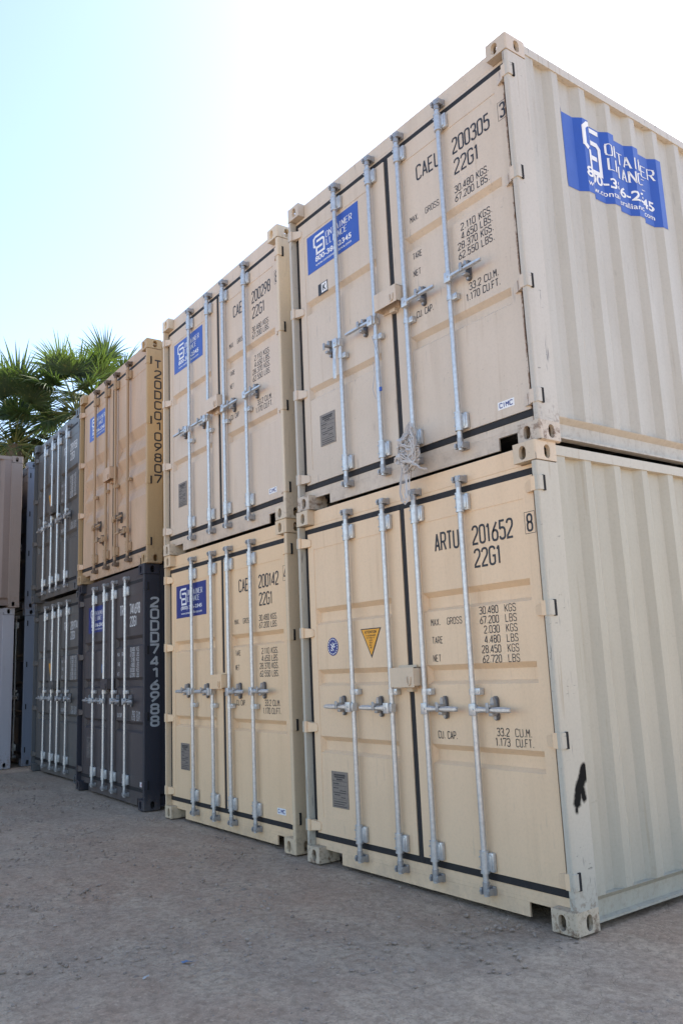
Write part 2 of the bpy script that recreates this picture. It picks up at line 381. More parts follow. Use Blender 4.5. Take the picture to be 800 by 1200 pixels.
def casting(top, fx, fy):
    """hollow corner casting; local box a in 0..cw from the outer side, b in 0..cs from the end face; fx,fy map to x,y"""
    mb = MB(); cw, cs, ch = .162, .178, .118; t = .026; z0 = H-ch if top else 0.0; rr = .012
    def P(a, b, c): return (fx(a), fy(b), z0+c)
    def plate(outer, hole, mk, tunnel):
        loops = [[Vector((p[0], p[1], 0)) for p in outer], [Vector((p[0], p[1], 0)) for p in hole]]
        tri = tessellate_polygon(loops); allp = outer+hole
        mb.add([mk(p, 0) for p in allp], [tuple(q) for q in tri])
        n = len(hole); mb.add([mk(p, 0) for p in hole]+[mk(p, tunnel) for p in hole], [(i, (i+1) % n, n+(i+1) % n, n+i) for i in range(n)])
    zc = .058
    e = .006
    plate([(rr, e), (cw, e), (cw, ch), (rr, ch)], stadium(.094, zc, .050, .080), lambda p, d: P(p[0], d, p[1]), t)
    plate([(rr, e), (cs, e), (cs, ch), (rr, ch)], stadium(.100, zc, .050, .080), lambda p, d: P(d, p[0], p[1]), t)
    hz = ch if top else 0.0
    zz = (lambda d: ch-d) if top else (lambda d: d)
    plate([(rr, rr), (cw, rr), (cw, cs), (rr, cs)], stadium(.094, .095, .062, .118), lambda p, d: P(p[0], p[1], zz(d)), t)
    oz = e if top else ch
    mb.add([P(0, 0, oz), P(cw, 0, oz), P(cw, cs, oz), P(0, cs, oz)], [(0, 1, 2, 3)])
    mb.add([P(cw, 0, e), P(cw, cs, e), P(cw, cs, ch), P(cw, 0, ch)], [(0, 1, 2, 3)])
    mb.add([P(0, cs, e), P(cw, cs, e), P(cw, cs, ch), P(0, cs, ch)], [(0, 1, 2, 3)])
    n = 4; arc = [(rr-rr*math.cos(math.pi/2*i/n), rr-rr*math.sin(math.pi/2*i/n)) for i in range(n+1)]   # rounded upright edge
    vs = [P(a, b, e) for a, b in arc]+[P(a, b, ch) for a, b in arc]
    mb.add(vs, [(i, i+1, n+2+i, n+1+i) for i in range(n)])
    if not top:
        for a0, b0, a1, b1 in ((rr, 0, cw, 0), (0, rr, 0, cs)):
            mb.add([P(a0, b0, e), P(a1, b1, e), P(max(a1, rr) if b0 == 0 else rr, rr if b0 == 0 else b1, 0), P(rr, rr, 0)], [(0, 1, 2, 3)])
    return mb

def outer_post(fx, fy):
    mb = MB(); pr = [(.037, .004), (.012, .004), (.0055, .0065), (.003, .013), (.003, .183), (.012, .187), (.062, .187), (.062, .10), (.037, .10)]
    mb.prism([(fx(a), fy(b)) for a, b in pr], .118, H-.118, 'z'); return mb

def door_skin(x0, x1, px0, px1, troughs, depth=.032, zt=2.410, zb=.208, yf=.050, py=.053, slope=(.032, .020)):
    """door leaf: flat frame, recessed panel, horizontal pressed troughs"""
    mb = MB()
    z1p, z0p = 2.285, .322
    def q(xa, xb, za, zb_, ya, yb):   # sheet from (za at ya) up to (zb at yb)
        mb.add([(xa, ya, za), (xb, ya, za), (xb, yb, zb_), (xa, yb, zb_)], [(0, 1, 2, 3)])
    q(x0, px0, zb, zt, yf, yf); q(px1, x1, zb, zt, yf, yf); q(px0, px1, z1p, zt, yf, yf); q(px0, px1, zb, z0p, yf, yf)
    for xx in (px0, px1): mb.add([(xx, yf, z0p), (xx, py, z0p), (xx, py, z1p), (xx, yf, z1p)], [(0, 1, 2, 3)])
    q(px0, px1, z0p, z0p, yf, py); q(px0, px1, z1p, z1p, py, yf)
    z = z1p
    for (t, b) in troughs:
        q(px0, px1, t, z, py, py)
        s1, s2 = slope; e = .016; yd = py+depth
        xa, xb = px0+.001, px1-.001
        q(px0, xa, b, t, py, py); q(xb, px1, b, t, py, py)
        A = [(xa, py, t), (xb, py, t), (xb-e, yd, t-s1), (xa+e, yd, t-s1), (xa, py, b), (xb, py, b), (xb-e, yd, b+s2), (xa+e, yd, b+s2)]
        mb.add(A, [(0, 1, 2, 3), (3, 2, 6, 7), (4, 5, 6, 7), (0, 3, 7, 4), (1, 2, 6, 5)])
        z = b
    q(px0, px1, z0p, z, py, py)
    for xx in (x0, x1): mb.add([(xx, yf, zb), (xx, .10, zb), (xx, .10, zt), (xx, yf, zt)], [(0, 1, 2, 3)])
    q(x0, x1, zb, zb, yf, .10); q(x0, x1, zt, zt, yf, .10)
    return mb

def TX(x): return 2.96+(x-2.96)*1.0141-.033*math.sin(math.pi*min(1, max(0, -x/W)))
def TZ(z): return 1.39+(z-1.39)*1.0141

def make_container(loc, rz, label, paints, style, full=True, simple_text=None):
    """paints: dict front, side, post, hinge; style: dict of door details"""
    root = empty('shipping_container', loc, rz)
    tag(root, label, 'shipping container', 'shipping containers stacked in the yard')
    fr, sd_, po = paints['front'], paints['side'], paints['post']
    RX = lambda a: -a
    LX = lambda a: -W+a
    FY = lambda b: b
    BY = lambda b: L-b
    for fx in (RX, LX):
        for fy in (FY, BY):
            outer_post(fx, fy).build('corner_post', po, root, smooth=False)
            for top in (False, True): casting(top, fx, fy).build('corner_casting', paints.get('cast', po), root)
    # rails
    for fx in (RX, LX):
        m = MB(); m.prism([(fx(.006), H-.012), (fx(.006), H-.070), (fx(.066), H-.070), (fx(.066), H-.012)], .178, L-.178, 'y'); m.build('top_rail', po, root)
        m = MB(); m.prism([(fx(.012), .163), (fx(.016), .158), (fx(.046), .132), (fx(.046), .052), (fx(.014), .046), (fx(.014), .034), (fx(.07), .034), (fx(.07), .163)], .178, L-.178, 'y'); m.build('bottom_rail', sd_, root)
        m = MB(); pts = [(fx(-x), y) for y, x in SP]; n = len(pts)
        m.add([(a, b, .163) for a, b in pts]+[(a, b, H-.070) for a, b in pts], [(i, i+1, n+i+1, n+i) for i in range(n-1)])
        m.build('side_panel', sd_, root, fix=False)
    m = MB(); m.box(-W+.066, -.066, .15, L-.15, H-.05, H-.022); m.build('roof', sd_, root)
    m = MB(); m.box(-W+.07, -.07, .16, L-.1, .10, .15)
    for i in range(16): m.box(-W+.07, -.07, .45+i*.34, .50+i*.34, .04, .1005)
    m.build('floor', M['under'], root)
    # back end: corrugated wall between rails
    m = MB(); xs = [-.062]; ys = [L-.03]; pts = []
    x = -.062; k = 0
    while x > -W+.30:
        for dx, yy in ((.07, L-.02), (.06, L-.06), (.07, L-.06), (.06, L-.02)):
            pts.append((x, yy)); x -= dx
    pts = [(-.062, L-.02)]+[p for p in pts]+[(-W+.062, L-.02)]
    n = len(pts); m.add([(a, b, .15) for a, b in pts]+[(a, b, H-.09) for a, b in pts], [(i, i+1, n+i+1, n+i) for i in range(n-1)])
    m.build('end_wall', sd_, root, fix=False)
    m = MB(); m.box(-W+.162, -.162, L-.08, L-.008, H-.09, H-.006); m.box(-W+.162, -.162, L-.08, L-.008, .03, .15); m.build('end_rail', po, root)
    # header and sill of the door end
    m = MB(); m.box(-W+.163, -.163, .060, .15, 2.4745, H-.006, .004); m.box(-W+.039, -.039, .060, .15, 2.452, 2.4740); m.build('door_header', fr, root)
    m = MB(); m.box(-W+.039, -.039, .060, .11, .1195, .165); m.box(-W+.163, -.163, .0605, .078, .098, .119)
    m.box(-W+.36, -.36, .060, .072, .022, .0975); m.build('door_sill', fr, root)
    tr = style.get('troughs'); depth = style.get('depth', .034); slope = style.get('slope', (.034, .022))
    metal = style.get('metal', M['galv']); metal2 = style.get('metal2', M['galv_dark'])
    hz = style.get('hinges', (2.345, 1.655, .960, .262))
    for side in ('L', 'R'):
        if side == 'R': x0, x1 = CX+.025, -.083; px0, px1 = CX+.159, CX+1.059
        else: x0, x1 = -W+.083, CX-.025; px0, px1 = CX-1.059, CX-.159
        if not full: px0, px1 = x0+.07, x1-.07
        door = door_skin(x0, x1, px0, px1, tr, depth, slope=slope).build('door', fr, root, fix=True)
        g = MB(); ga, gb = (.0555, .078)
        gx0, gx1 = (x0, -.040) if side == 'R' else (-W+.040, x1)
        g.box(gx0, gx1, ga, gb, 2.4105, 2.4515, .004); g.box(gx0, gx1, ga, gb, .1655, .2075, .004)
        if side == 'R': g.box(x1+.0005, -.040, ga+.002, gb, .208, 2.410); g.box(x0-.0495, x0-.0005, ga, gb, .166, 2.451, .004)
        else: g.box(-W+.040, x0-.0005, ga+.002, gb, .208, 2.410)
        g.build('door_gasket', M['rubber'], door)
        sgn = 1 if side == 'R' else -1
        fx = RX if side == 'R' else LX
        for z in hz:   # hinge: tapered blade on the door, folded round the post
            h = MB(); hh = .040
            bl2 = [(.052, z+hh*.9), (.120, z+hh*.55), (.130, z+hh*.25), (.130, z-hh*.6), (.122, z-hh*.85), (.052, z-hh*.98)]
            n = len(bl2); va = [(fx(a), .010+.034*(a-.052)/.078, b) for a, b in bl2]; vb = [(fx(a), .050, b) for a, b in bl2]
            h.add(va+vb, [tuple(range(n))]+[(i, (i+1) % n, n+(i+1) % n, n+i) for i in range(n)])
            h.prism([(fx(.0515), z-hh), (fx(.0515), z+hh), (fx(.022), z+hh), (fx(.022), z-hh)], -.001, .012, 'y')
            h.build('hinge', fr, door)
            h = MB(); h.prism([(fx(.0215), -.0012), (fx(.002), -.0012), (fx(-.004), .005), (fx(-.005), .012), (fx(-.005), .040), (fx(.004), .040), (fx(.004), .008), (fx(.0215), .006)], z-hh, z+hh, 'z')
            h.build('hinge_knuckle', po, door)
            s = MB(); s.box(fx(.004), fx(-.0062), .0405, .058, z-hh-.004, z+hh+.004); s.build('hinge_slot_shade', M['dark'], door)  # raised black block painted as the shade of an open slot
        for ri in ((2, 3) if side == 'R' else (0, 1)):
            if not full: continue
            rx = RODS[ri]; ry = .014
            r = MB(); r.cyl((rx, ry, .085), (rx, ry, 2.500), .0165, 14)
            rod = r.build('lock_rod', metal, door, smooth=True)
            for (za, zb2) in ((2.290, 2.402), (.212, .325)):
                b = MB(); b.cyl((rx, ry, za), (rx, ry, zb2), .0245, 14)
                b.cyl((rx, ry, za-.004), (rx, ry, za+.006), .027, 14); b.cyl((rx, ry, zb2-.006), (rx, ry, zb2+.004), .027, 14)
                b.box(rx+.020, rx+.062, .022, .049, za+.004, zb2-.004, .010)
                b.box(rx+.030, rx+.050, .016, .024, za+.018, zb2-.018, .004)
                b.box(rx-.024, rx+.030, ry+.004, .049, za+.012, zb2-.012)
                for q in (.25, .75): b.cyl((rx-.018, ry-.024, za+(zb2-za)*q), (rx-.016, ry-.012, za+(zb2-za)*q), .005, 6)
                b.build('rod_bracket', metal, door, smooth=True)
            b = MB(); gz = style.get('guide', 1.213)
            b.cyl((rx, ry, gz-.018), (rx, ry, gz+.018), .0215, 14); b.box(rx+.012, rx+.058, .012, .049, gz-.020, gz+.020, .005); b.cyl((rx+.044, .008, gz), (rx+.044, .02, gz), .008, 8)
            b.build('rod_guide', metal, door, smooth=True)
            for kz, s_ in ((2.492, 1), (.112, -1)):   # cam and keeper at both ends
                k = MB(); k.box(rx-.036, rx+.036, .040, .0595, kz-.024, kz+.024, .004)
                k.box(rx-.036, rx-.022, -.006, .045, kz-.019, kz+.019, .004); k.box(rx+.022, rx+.036, -.004, .045, kz-.019, kz+.019, .004)
                k.cyl((rx, ry, kz-.016), (rx, ry, kz+.020), .0215, 10); k.box(rx-.010, rx+.030, .0, .026, kz-.010, kz+.012, .004)
                k.cyl((rx-.029, -.010, kz), (rx-.029, -.002, kz), .008, 8); k.cyl((rx+.029, -.008, kz), (rx+.029, -.002, kz), .008, 8)
                k.cyl((rx, ry, kz-s_*.05), (rx, ry, kz-s_*.02), .0205, 10)
                k.build('cam_keeper', metal2, door, smooth=True)
            hd = style['handles'][ri]
            if hd is None: continue
            dirn, hzz, hang = hd
            c = MB(); cx = rx+dirn*.150
            c.prism(stadium(cx, hzz+.006, .040, .138), .036, .0495, 'y')
            c.build('catch_plate', M['catch'], door)
            c = MB()
            c.prism([(cx-.015, hzz+.028), (cx+.015, hzz+.028), (cx+.013, hzz+.052), (cx+.006, hzz+.068), (cx-.006, hzz+.068), (cx-.013, hzz+.052)], .010, .037, 'y')
            c.box(cx-.017, cx+.017, -.030, .037, hzz+.014, hzz+.029, .003); c.box(cx-.011, cx+.011, -.034, -.026, hzz-.016, hzz+.040, .003)
            c.box(cx-.015, cx+.015, -.008, .037, hzz-.036, hzz-.018, .003)
            c.cyl((cx, .028, hzz-.046), (cx, .037, hzz-.046), .011, 10)
            c.build('handle_catch', metal2, door, smooth=True)
            hb = MB(); hb.box(rx-dirn*.004, rx+dirn*.050, -.026, -.010, hzz-.034, hzz+.034, .003); hb.box(rx-.021, rx+.021, -.012, .030, hzz-.028, hzz+.028, .006)
            hb.cyl((rx+dirn*.026, -.031, hzz), (rx+dirn*.026, -.025, hzz), .008, 8)
            hb.build('handle_hub', metal, door, smooth=True)
            lv = MB(); ph = R_(hang); prof = [(.036, .020), (.075, .017), (.110, .014), (.160, .013), (.215, .017), (.290, .015), (.312, .013)]
            def PT(a, o, y): return (rx+dirn*(.036+(a-.036)*math.cos(ph))-o*math.sin(ph)*dirn, y, hzz-(a-.036)*math.sin(ph)+o*math.cos(ph)*1.0)
            vs_ = []
            for a_, hw in prof:
                yb = -.010-.004*math.sin((a_-.036)*9)
                vs_ += [PT(a_, -hw, yb), PT(a_, -hw*.45, yb-.013), PT(a_, hw*.45, yb-.013), PT(a_, hw, yb)]
            fs_ = []
            for i in range(len(prof)-1):
                for k in range(4): fs_.append((i*4+k, i*4+(k+1) % 4, (i+1)*4+(k+1) % 4, (i+1)*4+k))
            fs_ += [(0, 1, 2, 3), tuple(range(len(prof)*4-4, len(prof)*4))]
            lv.add(vs_, fs_); lv.build('lock_handle', metal, door)
        if full and side == 'L':     # lock box over the centre gap, carried by the left leaf
            lz0, lz1 = style.get('lockbox', (1.243, 1.368)); bx0, bx1 = -1.318, -1.085
            m = MB(); m.box(bx0, bx1, -.046, -.040, lz0, lz1, .0015); m.box(bx0, bx0+.005, -.040, .048, lz0, lz1); m.box(bx1-.005, bx1, -.040, .048, lz0+.01, lz1)
            m.box(bx0, bx1, -.040, .048, lz1-.005, lz1); m.box(bx0-.006, bx1-.06, .036, .049, lz0-.008, lz1+.014, .002)
            m.box(bx0+.095, bx0+.150, .010, .049, lz0-.030, lz0-.002, .004)
            lb = m.build('lock_box', style.get('boxmat', fr), door)
            m = MB(); arc = [(bx1-.045+.016*math.cos(a), -.052, lz0+.040+.026*math.sin(a)) for a in [math.pi+i*math.pi/8 for i in range(9)]]
            m.tube([(arc[0][0], -.045, arc[0][2]+.03), (arc[0][0], -.052, arc[0][2]+.02)]+arc+[(arc[-1][0], -.052, arc[-1][2]+.02), (arc[-1][0], -.045, arc[-1][2]+.03)], .0045, 6)
            m.build('lock_staple', style.get('boxmat', fr), door, smooth=True)
        yp, yfm = .0520, .0493
        if side == 'R' and style.get('text'):
            m = MB()
            for row in style['text']:
                s, x, z, h, wd = row[:5]; al = row[5] if len(row) > 5 else 'l'
                polys_front(m, text_polys(s, x, z, h, wd, style.get('tthick', .13) if h > .06 else (.115 if wd is not None and wd < .14 else .135), al, False, 1.28 if wd is None else 1.0), yp if not (len(row) > 6) else row[6])
            m.build('lettering', style['ink'], door, fix=False)
            if style.get('check'):
                d, xx, zz = style['check']; m = MB()
                if d: polys_front(m, text_polys(d, xx+.018, zz+.015, .092, None, .14), yfm)
                for q in ribbon([(xx, zz), (xx+.074, zz), (xx+.074, zz+.122), (xx, zz+.122), (xx, zz)], .003): m.add([(p.x, yfm, p.y) for p in q], [(0, 1, 2, 3)])
                m.build('check_digit', style['ink'], door, fix=False)
        if side == 'R' and style.get('cimc'):
            m = MB(); x, z, txt, mt = style['cimc']; m.box(x, x+.128, yfm-.0008, yfm+.0008, z, z+.048); s_ = m.build('maker_sticker', M['sign_white'], door)
            m = MB(); polys_front(m, text_polys(txt, x+.014, z+.011, .027, .100, .22, wide=1.5), yfm-.0014); m.build('sticker_print', mt, s_, fix=False)
        if side == 'L' and style.get('sign'):
            x, z, mt, paren = style['sign']; m = MB(); m.box(x, x+.677, yp-.0010, yp+.0006, z, z+.325); s_ = m.build('company_sign', mt, door)
            m = MB(); polys_front(m, [([Vector((q[0]+x, q[1]+z)) for q in p], k) for p, k in logo_polys(paren)], yp-.0020, .0004); m.build('sign_artwork', M['sign_white'], s_, fix=False)
        if side == 'L' and style.get('plate'):
            x, z = style['plate']; m = MB(); m.box(x, x+.195, yp-.003, yp+.0005, z, z+.250, .001); s_ = m.build('data_plate', style.get('platemat', M['plate']), door)
            m = MB(); yy = yp-.0042
            for i, (a, b_, hh) in enumerate(((.03, .165, .012), (.035, .16, .010), (.06, .13, .010), (.01, .185, .003), (.02, .09, .007), (.015, .18, .002), (.02, .08, .006), (.10, .17, .006), (.02, .17, .006), (.03, .10, .006), (.11, .16, .006), (.02, .17, .002), (.02, .175, .005), (.02, .15, .005), (.02, .175, .005))):
                zz = z+.232-i*.0155; m.add([(x+a, yy, zz), (x+b_, yy, zz), (x+b_, yy, zz-hh), (x+a, yy, zz-hh)], [(0, 1, 2, 3)])
            m.build('plate_print', M['plate_text'], s_, fix=False)
        if side == 'L' and style.get('extra'): style['extra'](door, yp)
    return root

# ------------------------------------------------------------------ styles
T3 = [(1.832, 1.708), (1.375, 1.255), (.895, .775)]
T2 = [(1.712, 1.598), (.985, .880)]
def rows3(code, num, vals, cap, ink_fit=True):
    x1, x2, xn, xu = TX(-.832), TX(-.509), TX(-.359), TX(-.307)
    r = [(code, x1, TZ(2.075), .108, TX(-.630)-x1), (num, x2, TZ(2.072), .106, TX(-.206)-x2), ('22G1', x2+.004, TZ(1.936), .103, TX(-.310)-x2)]
    for i, (v, u) in enumerate(vals):
        z = TZ(1.657-.056*i); r.append((v, xn, z, .0415, None, 'r')); r.append((u, xu, z, .0415, TX(-.229)-xu))
    r += [('MAX.', TX(-.912), TZ(1.616), .040, .082), ('GROSS', TX(-.770), TZ(1.616), .040, .128), ('TARE', TX(-.910), TZ(1.506), .040, .092), ('NET', TX(-.911), TZ(1.396), .040, .068)]
    r += [('CU. CAP.', TX(-.908), TZ(.938), .042, .165), (cap[0], TX(-.345), TZ(.970), .042, None, 'r'), ('CU.M.', TX(-.300), TZ(.970), .042, .118), (cap[1], TX(-.345), TZ(.916), .042, None, 'r'), ('CU.FT.', TX(-.300), TZ(.916), .042, .125)]
    return r
def rows2(num):
    x1, x2 = TX(-.822), TX(-.481); xe = TX(-.207)
    r = [('CAEU', x1, 2.082, .104, TX(-.606)-x1), (num, x2, 2.084, .104, TX(-.175)-x2), ('22G1', x2+.004, 1.935, .100, TX(-.280)-x2)]
    for s, z, xa in (('30.480 KGS.', 1.804, -.490), ('67.200 LBS.', 1.742, -.490), ('2.110 KGS.', 1.525, -.461), ('4.650 LBS.', 1.464, -.461), ('28.370 KGS.', 1.402, -.496), ('62.550 LBS.', 1.338, -.496)):
        r.append((s, TX(xa), z, .046, xe-TX(xa)))
    r += [('MAX.', TX(-.910), 1.800, .042, .080), ('GROSS', TX(-.762), 1.800, .042, .132), ('TARE', TX(-.906), 1.525, .042, .088), ('NET', TX(-.910), 1.400, .042, .070)]
    r += [('CU. CAP.', TX(-.904), 1.098, .044, .160), ('33.2 CU.M.', TX(-.429), 1.100, .046, TX(-.198)-TX(-.429)), ('1.170 CU.FT.', TX(-.457), 1.036, .046, TX(-.190)-TX(-.457))]
    return r
HN3 = [(-1, 1.112, 0), (-1, 1.110, 0), (1, 1.112, 0), (1, 1.112, 0)]
HN2 = [(-1, 1.220, 0), (-1, 1.218, 0), (1, 1.216, 0), (1, 1.220, 0)]
V_AL = [('30.480', 'KGS'), ('67.200', 'LBS'), ('2.030', 'KGS'), ('4.480', 'LBS'), ('28.450', 'KGS'), ('62.720', 'LBS')]
V_CL = [('30.480', 'KGS'), ('67.200', 'LBS'), ('2.180', 'KGS'), ('4.800', 'LBS'), ('28.300', 'KGS'), ('62.390', 'LBS')]

def extra_AL(door, yp):
    # round blue seal with a pale emblem
    cx, cz, r = TX(-1.990), TZ(1.535), .066
    m = MB(); m.prism([(cx+r*math.cos(a*math.pi/16), cz+r*math.sin(a*math.pi/16)) for a in range(32)], yp-.001, yp+.0005, 'y'); s = m.build('round_seal', M['sign_navy'], door)
    m = MB()
    for k in range(18):
        a0, a1 = k*math.pi/9, k*math.pi/9+.2
        q = [(cx+rr*math.cos(a), cz+rr*math.sin(a)) for rr, a in ((.058, a0), (.058, a1), (.050, a1), (.050, a0))]; m.add([(x, yp-.002, z) for x, z in q], [(0, 1, 2, 3)])
    for st in ([(-.026, .020), (-.010, .006), (.0, -.004), (.014, .012), (.030, .024)], [(-.020, -.004), (-.004, -.014), (.012, -.030)], [(.0, .030), (.004, .010)], [(-.026, -.022), (-.008, -.030)], [(.012, -.006), (.030, .002)]):
        for q in ribbon([(cx+a, cz+b) for a, b in st], .008): m.add([(p.x, yp-.0024, p.y) for p in q], [(0, 1, 2, 3)])
    m.build('seal_print', M['sign_white'], s, fix=False)
    # orange warning triangle
    xa, xb, xc = TX(-1.641), TX(-1.413), TX(-1.528); zt, zb = TZ(1.640), TZ(1.440)
    m = MB(); m.prism([(xa, zt), (xb, zt), (xc, zb)], yp-.0012, yp+.0005, 'y'); s = m.build('warning_triangle', M['ink'], door)
    m = MB(); m.add([(xa+.013, yp-.0022, zt-.007), (xb-.013, yp-.0022, zt-.007), (xc, yp-.0022, zb+.018)], [(0, 1, 2)]); m.build('triangle_face', M['orange'], s, fix=False)
    m = MB(); polys_front(m, text_polys('ATTENTION', xc-.062, zt-.034, .017, .124, .2), yp-.003)
    for i, (s2, hw) in enumerate((('THIS CONTAINER', .052), ('IS FITTED WITH', .046), ('LOCK', .018), ('BOX', .014), ('ONLY', .018), ('USE', .012))):
        polys_front(m, text_polys(s2, xc-hw, zt-.054-i*.0165, .009, hw*2, .2), yp-.003)
    m.build('triangle_print', M['ink'], s, fix=False)

def extra_AU(door, yp):
    x, z = TX(-1.99)-.03, 1.705
    m = MB(); m.box(x, x+.125, yp-.001, yp+.0005, z, z+.095); s = m.build('square_sticker', M['ink'], door)
    m = MB(); m.add([(x+.045, yp-.002, z+.012), (x+.118, yp-.002, z+.012), (x+.118, yp-.002, z+.088), (x+.045, yp-.002, z+.088)], [(0, 1, 2, 3)]); m.build('sticker_face', M['sign_white'], s, fix=False)
    m = MB(); polys_front(m, text_polys('K', x+.066, z+.024, .050, .032, .2), yp-.003); m.build('sticker_print', M['ink'], s, fix=False)

def extra_CL(door, yp):
    x, z = TX(-1.47), 1.44
    m = MB(); m.box(x-.02, x+.09, yp-.001, yp+.0005, z, z+.105); s = m.build('small_sticker', plain('pale_blue_sticker', (.05, .16, .38), .4), door)
    m = MB()
    for q in ribbon([(x+.06, z+.08), (x+.01, z+.08), (x+.01, z+.04), (x+.06, z+.04), (x+.06, z+.02)], .012): m.add([(p.x, yp-.002, p.y) for p in q], [(0, 1, 2, 3)])
    m.build('sticker_print', M['white_ink'], s, fix=False)

def extra_D(door, yp):
    xa, xb, xc = TX(-1.60), TX(-1.40), TX(-1.50); zt, zb = 1.63, 1.43
    m = MB(); m.prism([(xa, zt), (xb, zt), (xc, zb)], yp-.0012, yp+.0005, 'y'); m.build('warning_triangle', M['orange'], door)
    m = MB()
    for q in ribbon([(TX(-1.52)+.045*math.cos(a*math.pi/8), 2.04+.085*math.sin(a*math.pi/8)) for a in range(17)], .012): m.add([(p.x, yp, p.y) for p in q], [(0, 1, 2, 3)])
    m.build('oval_mark', M['white_ink'], door, fix=False)

CREAM = (0.77, 0.565, 0.370); CREAM_HAZED = (0.62, 0.525, 0.425); SIDE_SKYLIT = (0.47, 0.445, 0.39)  # second cream holds veil haze, side tone holds cool sky light
def P3(name, f, s, p=None, **k):
    return dict(front=paint(name+'_front_paint', f, **k), side=paint(name+'_side_paint', s, **k), post=paint(name+'_post_paint', p or s, **k))
PAL = dict(front=paint('cream_door_paint', CREAM, .34, .07, seed=1, scuff=.12), side=paint('skylit_cream_side_paint', (.43, .40, .325), .34, .12, seed=2, scuff=.15), post=paint('scuffed_skylit_post_paint', (.49, .455, .38), .35, .45, seed=3, scuff=.8, mark=True), cast=paint('chipped_casting_paint', (.60, .49, .36), .4, .7, seed=33, scuff=.9))  # side and post greyed from the door cream: cool sky light in the colour
PAU = dict(front=paint('hazed_cream_door_paint', CREAM_HAZED, .50, .10, seed=4, seam=True, scuff=.3), side=paint('weathered_skylit_side_paint', SIDE_SKYLIT, .42, .14, seed=5, scuff=.2), post=paint('worn_skylit_post_paint', (.51, .475, .415), .4, .4, seed=6, scuff=.8), cast=paint('worn_casting_paint', (.56, .48, .39), .4, .6, seed=34, scuff=.9))  # door colour holds lens haze; side and post hold cool sky light
PBL = dict(front=paint('sand_door_paint', (.79, .565, .35), .34, .07, seed=7, scuff=.12), side=paint('sand_side_paint', (.58, .50, .38), .35, .1, seed=8), post=paint('sand_post_paint', (.67, .52, .35), .35, .2, seed=9, scuff=.3))
PBU = dict(front=paint('hazed_sand_door_paint', (.65, .53, .415), .42, .09, seed=10, scuff=.2), side=paint('pale_sand_side_paint', (.60, .53, .40), .35, .1, seed=11), post=paint('pale_sand_post_paint', (.67, .56, .42), .35, .2, seed=12, scuff=.3))  # door whitened: haze over the upper row put into its colour
PCL = dict(front=paint('charcoal_door_paint', (.072, .060, .060), .3, .10, .40, seed=13, dirtcol=(.09, .08, .075)), side=paint('navy_side_paint', (.030, .032, .045), .3, .1, .4, seed=14), post=paint('navy_post_paint', (.030, .032, .045), .25, .15, .4, seed=15))
PCU = dict(front=paint('tan_door_paint', (.50, .345, .225), .35, .25, .5, seed=16, dirtcol=(.50, .38, .30), chalk=.3), side=paint('tan_side_paint', (.46, .31, .16), .35, .2, .5, seed=17), post=paint('ochre_post_paint', (.46, .32, .17), .4, .25, .5, seed=18))
PD = dict(front=paint('grey_door_paint', (.110, .102, .094), .4, .1, .38, seed=19, dirtcol=(.06, .058, .055), chalk=.10), side=paint('grey_side_paint', (.10, .11, .12), .3, .1, .4, seed=20), post=paint('grey_post_paint', (.10, .105, .11), .35, .15, .4, seed=21))
PE = dict(front=paint('dark_navy_door_paint', (.022, .028, .045), .3, .1, .45, seed=22), side=paint('skylit_navy_side_paint', (.17, .20, .26), .3, .1, .4, seed=23), post=paint('skylit_navy_post_paint', (.19, .22, .28), .3, .2, .4, seed=24))  # side and post lightened: sky light painted into the navy

ink = M['ink']
ALr = make_container((0, 0, 0), 0, 'cream container on the ground with black spray mark and orange warning triangle', PAL,
    dict(troughs=T3, guide=1.213, handles=HN3, text=rows3('ARTU', '201652', V_AL, ('33.2', '1.173')), ink=ink, check=('8', TX(-.113), TZ(2.071)), plate=(TX(-2.070), .405), extra=extra_AL, boxmat=paint('putty_box_paint', (.64, .51, .37), .3, .1, seed=31)))
AUr = make_container((.0178, .0341, H), .0123, 'cream upper container with a blue company banner across its corrugated side', PAU,
    dict(troughs=T2, guide=1.092, handles=[(-1, 1.200, 88), HN2[1], HN2[2], HN2[3]], text=rows2('200305'), ink=M['ink'], check=('3', TX(-.098), 2.078), plate=(TX(-2.068), .475), sign=(TX(-2.155), 1.938, M['sign_blue'], False), cimc=(TX(-.278), .262, 'CIMC', M['sign_navy']), extra=extra_AU, tthick=.125))
BLr = make_container((-2.6487, .0378, 0), -.0155, 'sand container on the ground with a navy company sign on its door', PBL,
    dict(troughs=T2, guide=1.092, handles=HN2, text=rows2('200142'), ink=M['ink'], check=('4', TX(-.098), 2.10), plate=(TX(-2.068), .475), sign=(TX(-2.155), 1.938, M['sign_navy'], True), cimc=(TX(-.278), .262, 'CIMC', M['sign_navy'])))
BUr = make_container((-2.6312, .0311, H), -.0123, 'sand container atop the second stack, bright blue company sign on its door', PBU,
    dict(troughs=T2, guide=1.092, handles=HN2, text=rows2('200298'), ink=M['ink'], check=('8', TX(-.098), 2.10), plate=(TX(-2.068), .475), sign=(TX(-2.155), 1.938, M['sign_blue'], False), cimc=(TX(-.278), .262, 'CIMC', M['sign_navy']), tthick=.125))
CLr = make_container((-5.5669, .0577, 0), -.0461, 'dark navy container under the tan one, pale stencilled number down its corner post', PCL,
    dict(troughs=T3, guide=1.213, handles=HN3, text=rows3('TRIU', '741698', V_CL, ('33.2', '1.172')), ink=M['white_ink'], plate=(TX(-2.03)-.03, .41), platemat=plain('grey_brown_plate', (.16, .14, .13), .5), sign=(TX(-2.04), 1.945, M['sign_navy'], False), cimc=(TX(-.19), .225, 'UNI', M['red']), extra=extra_CL, tthick=.15))
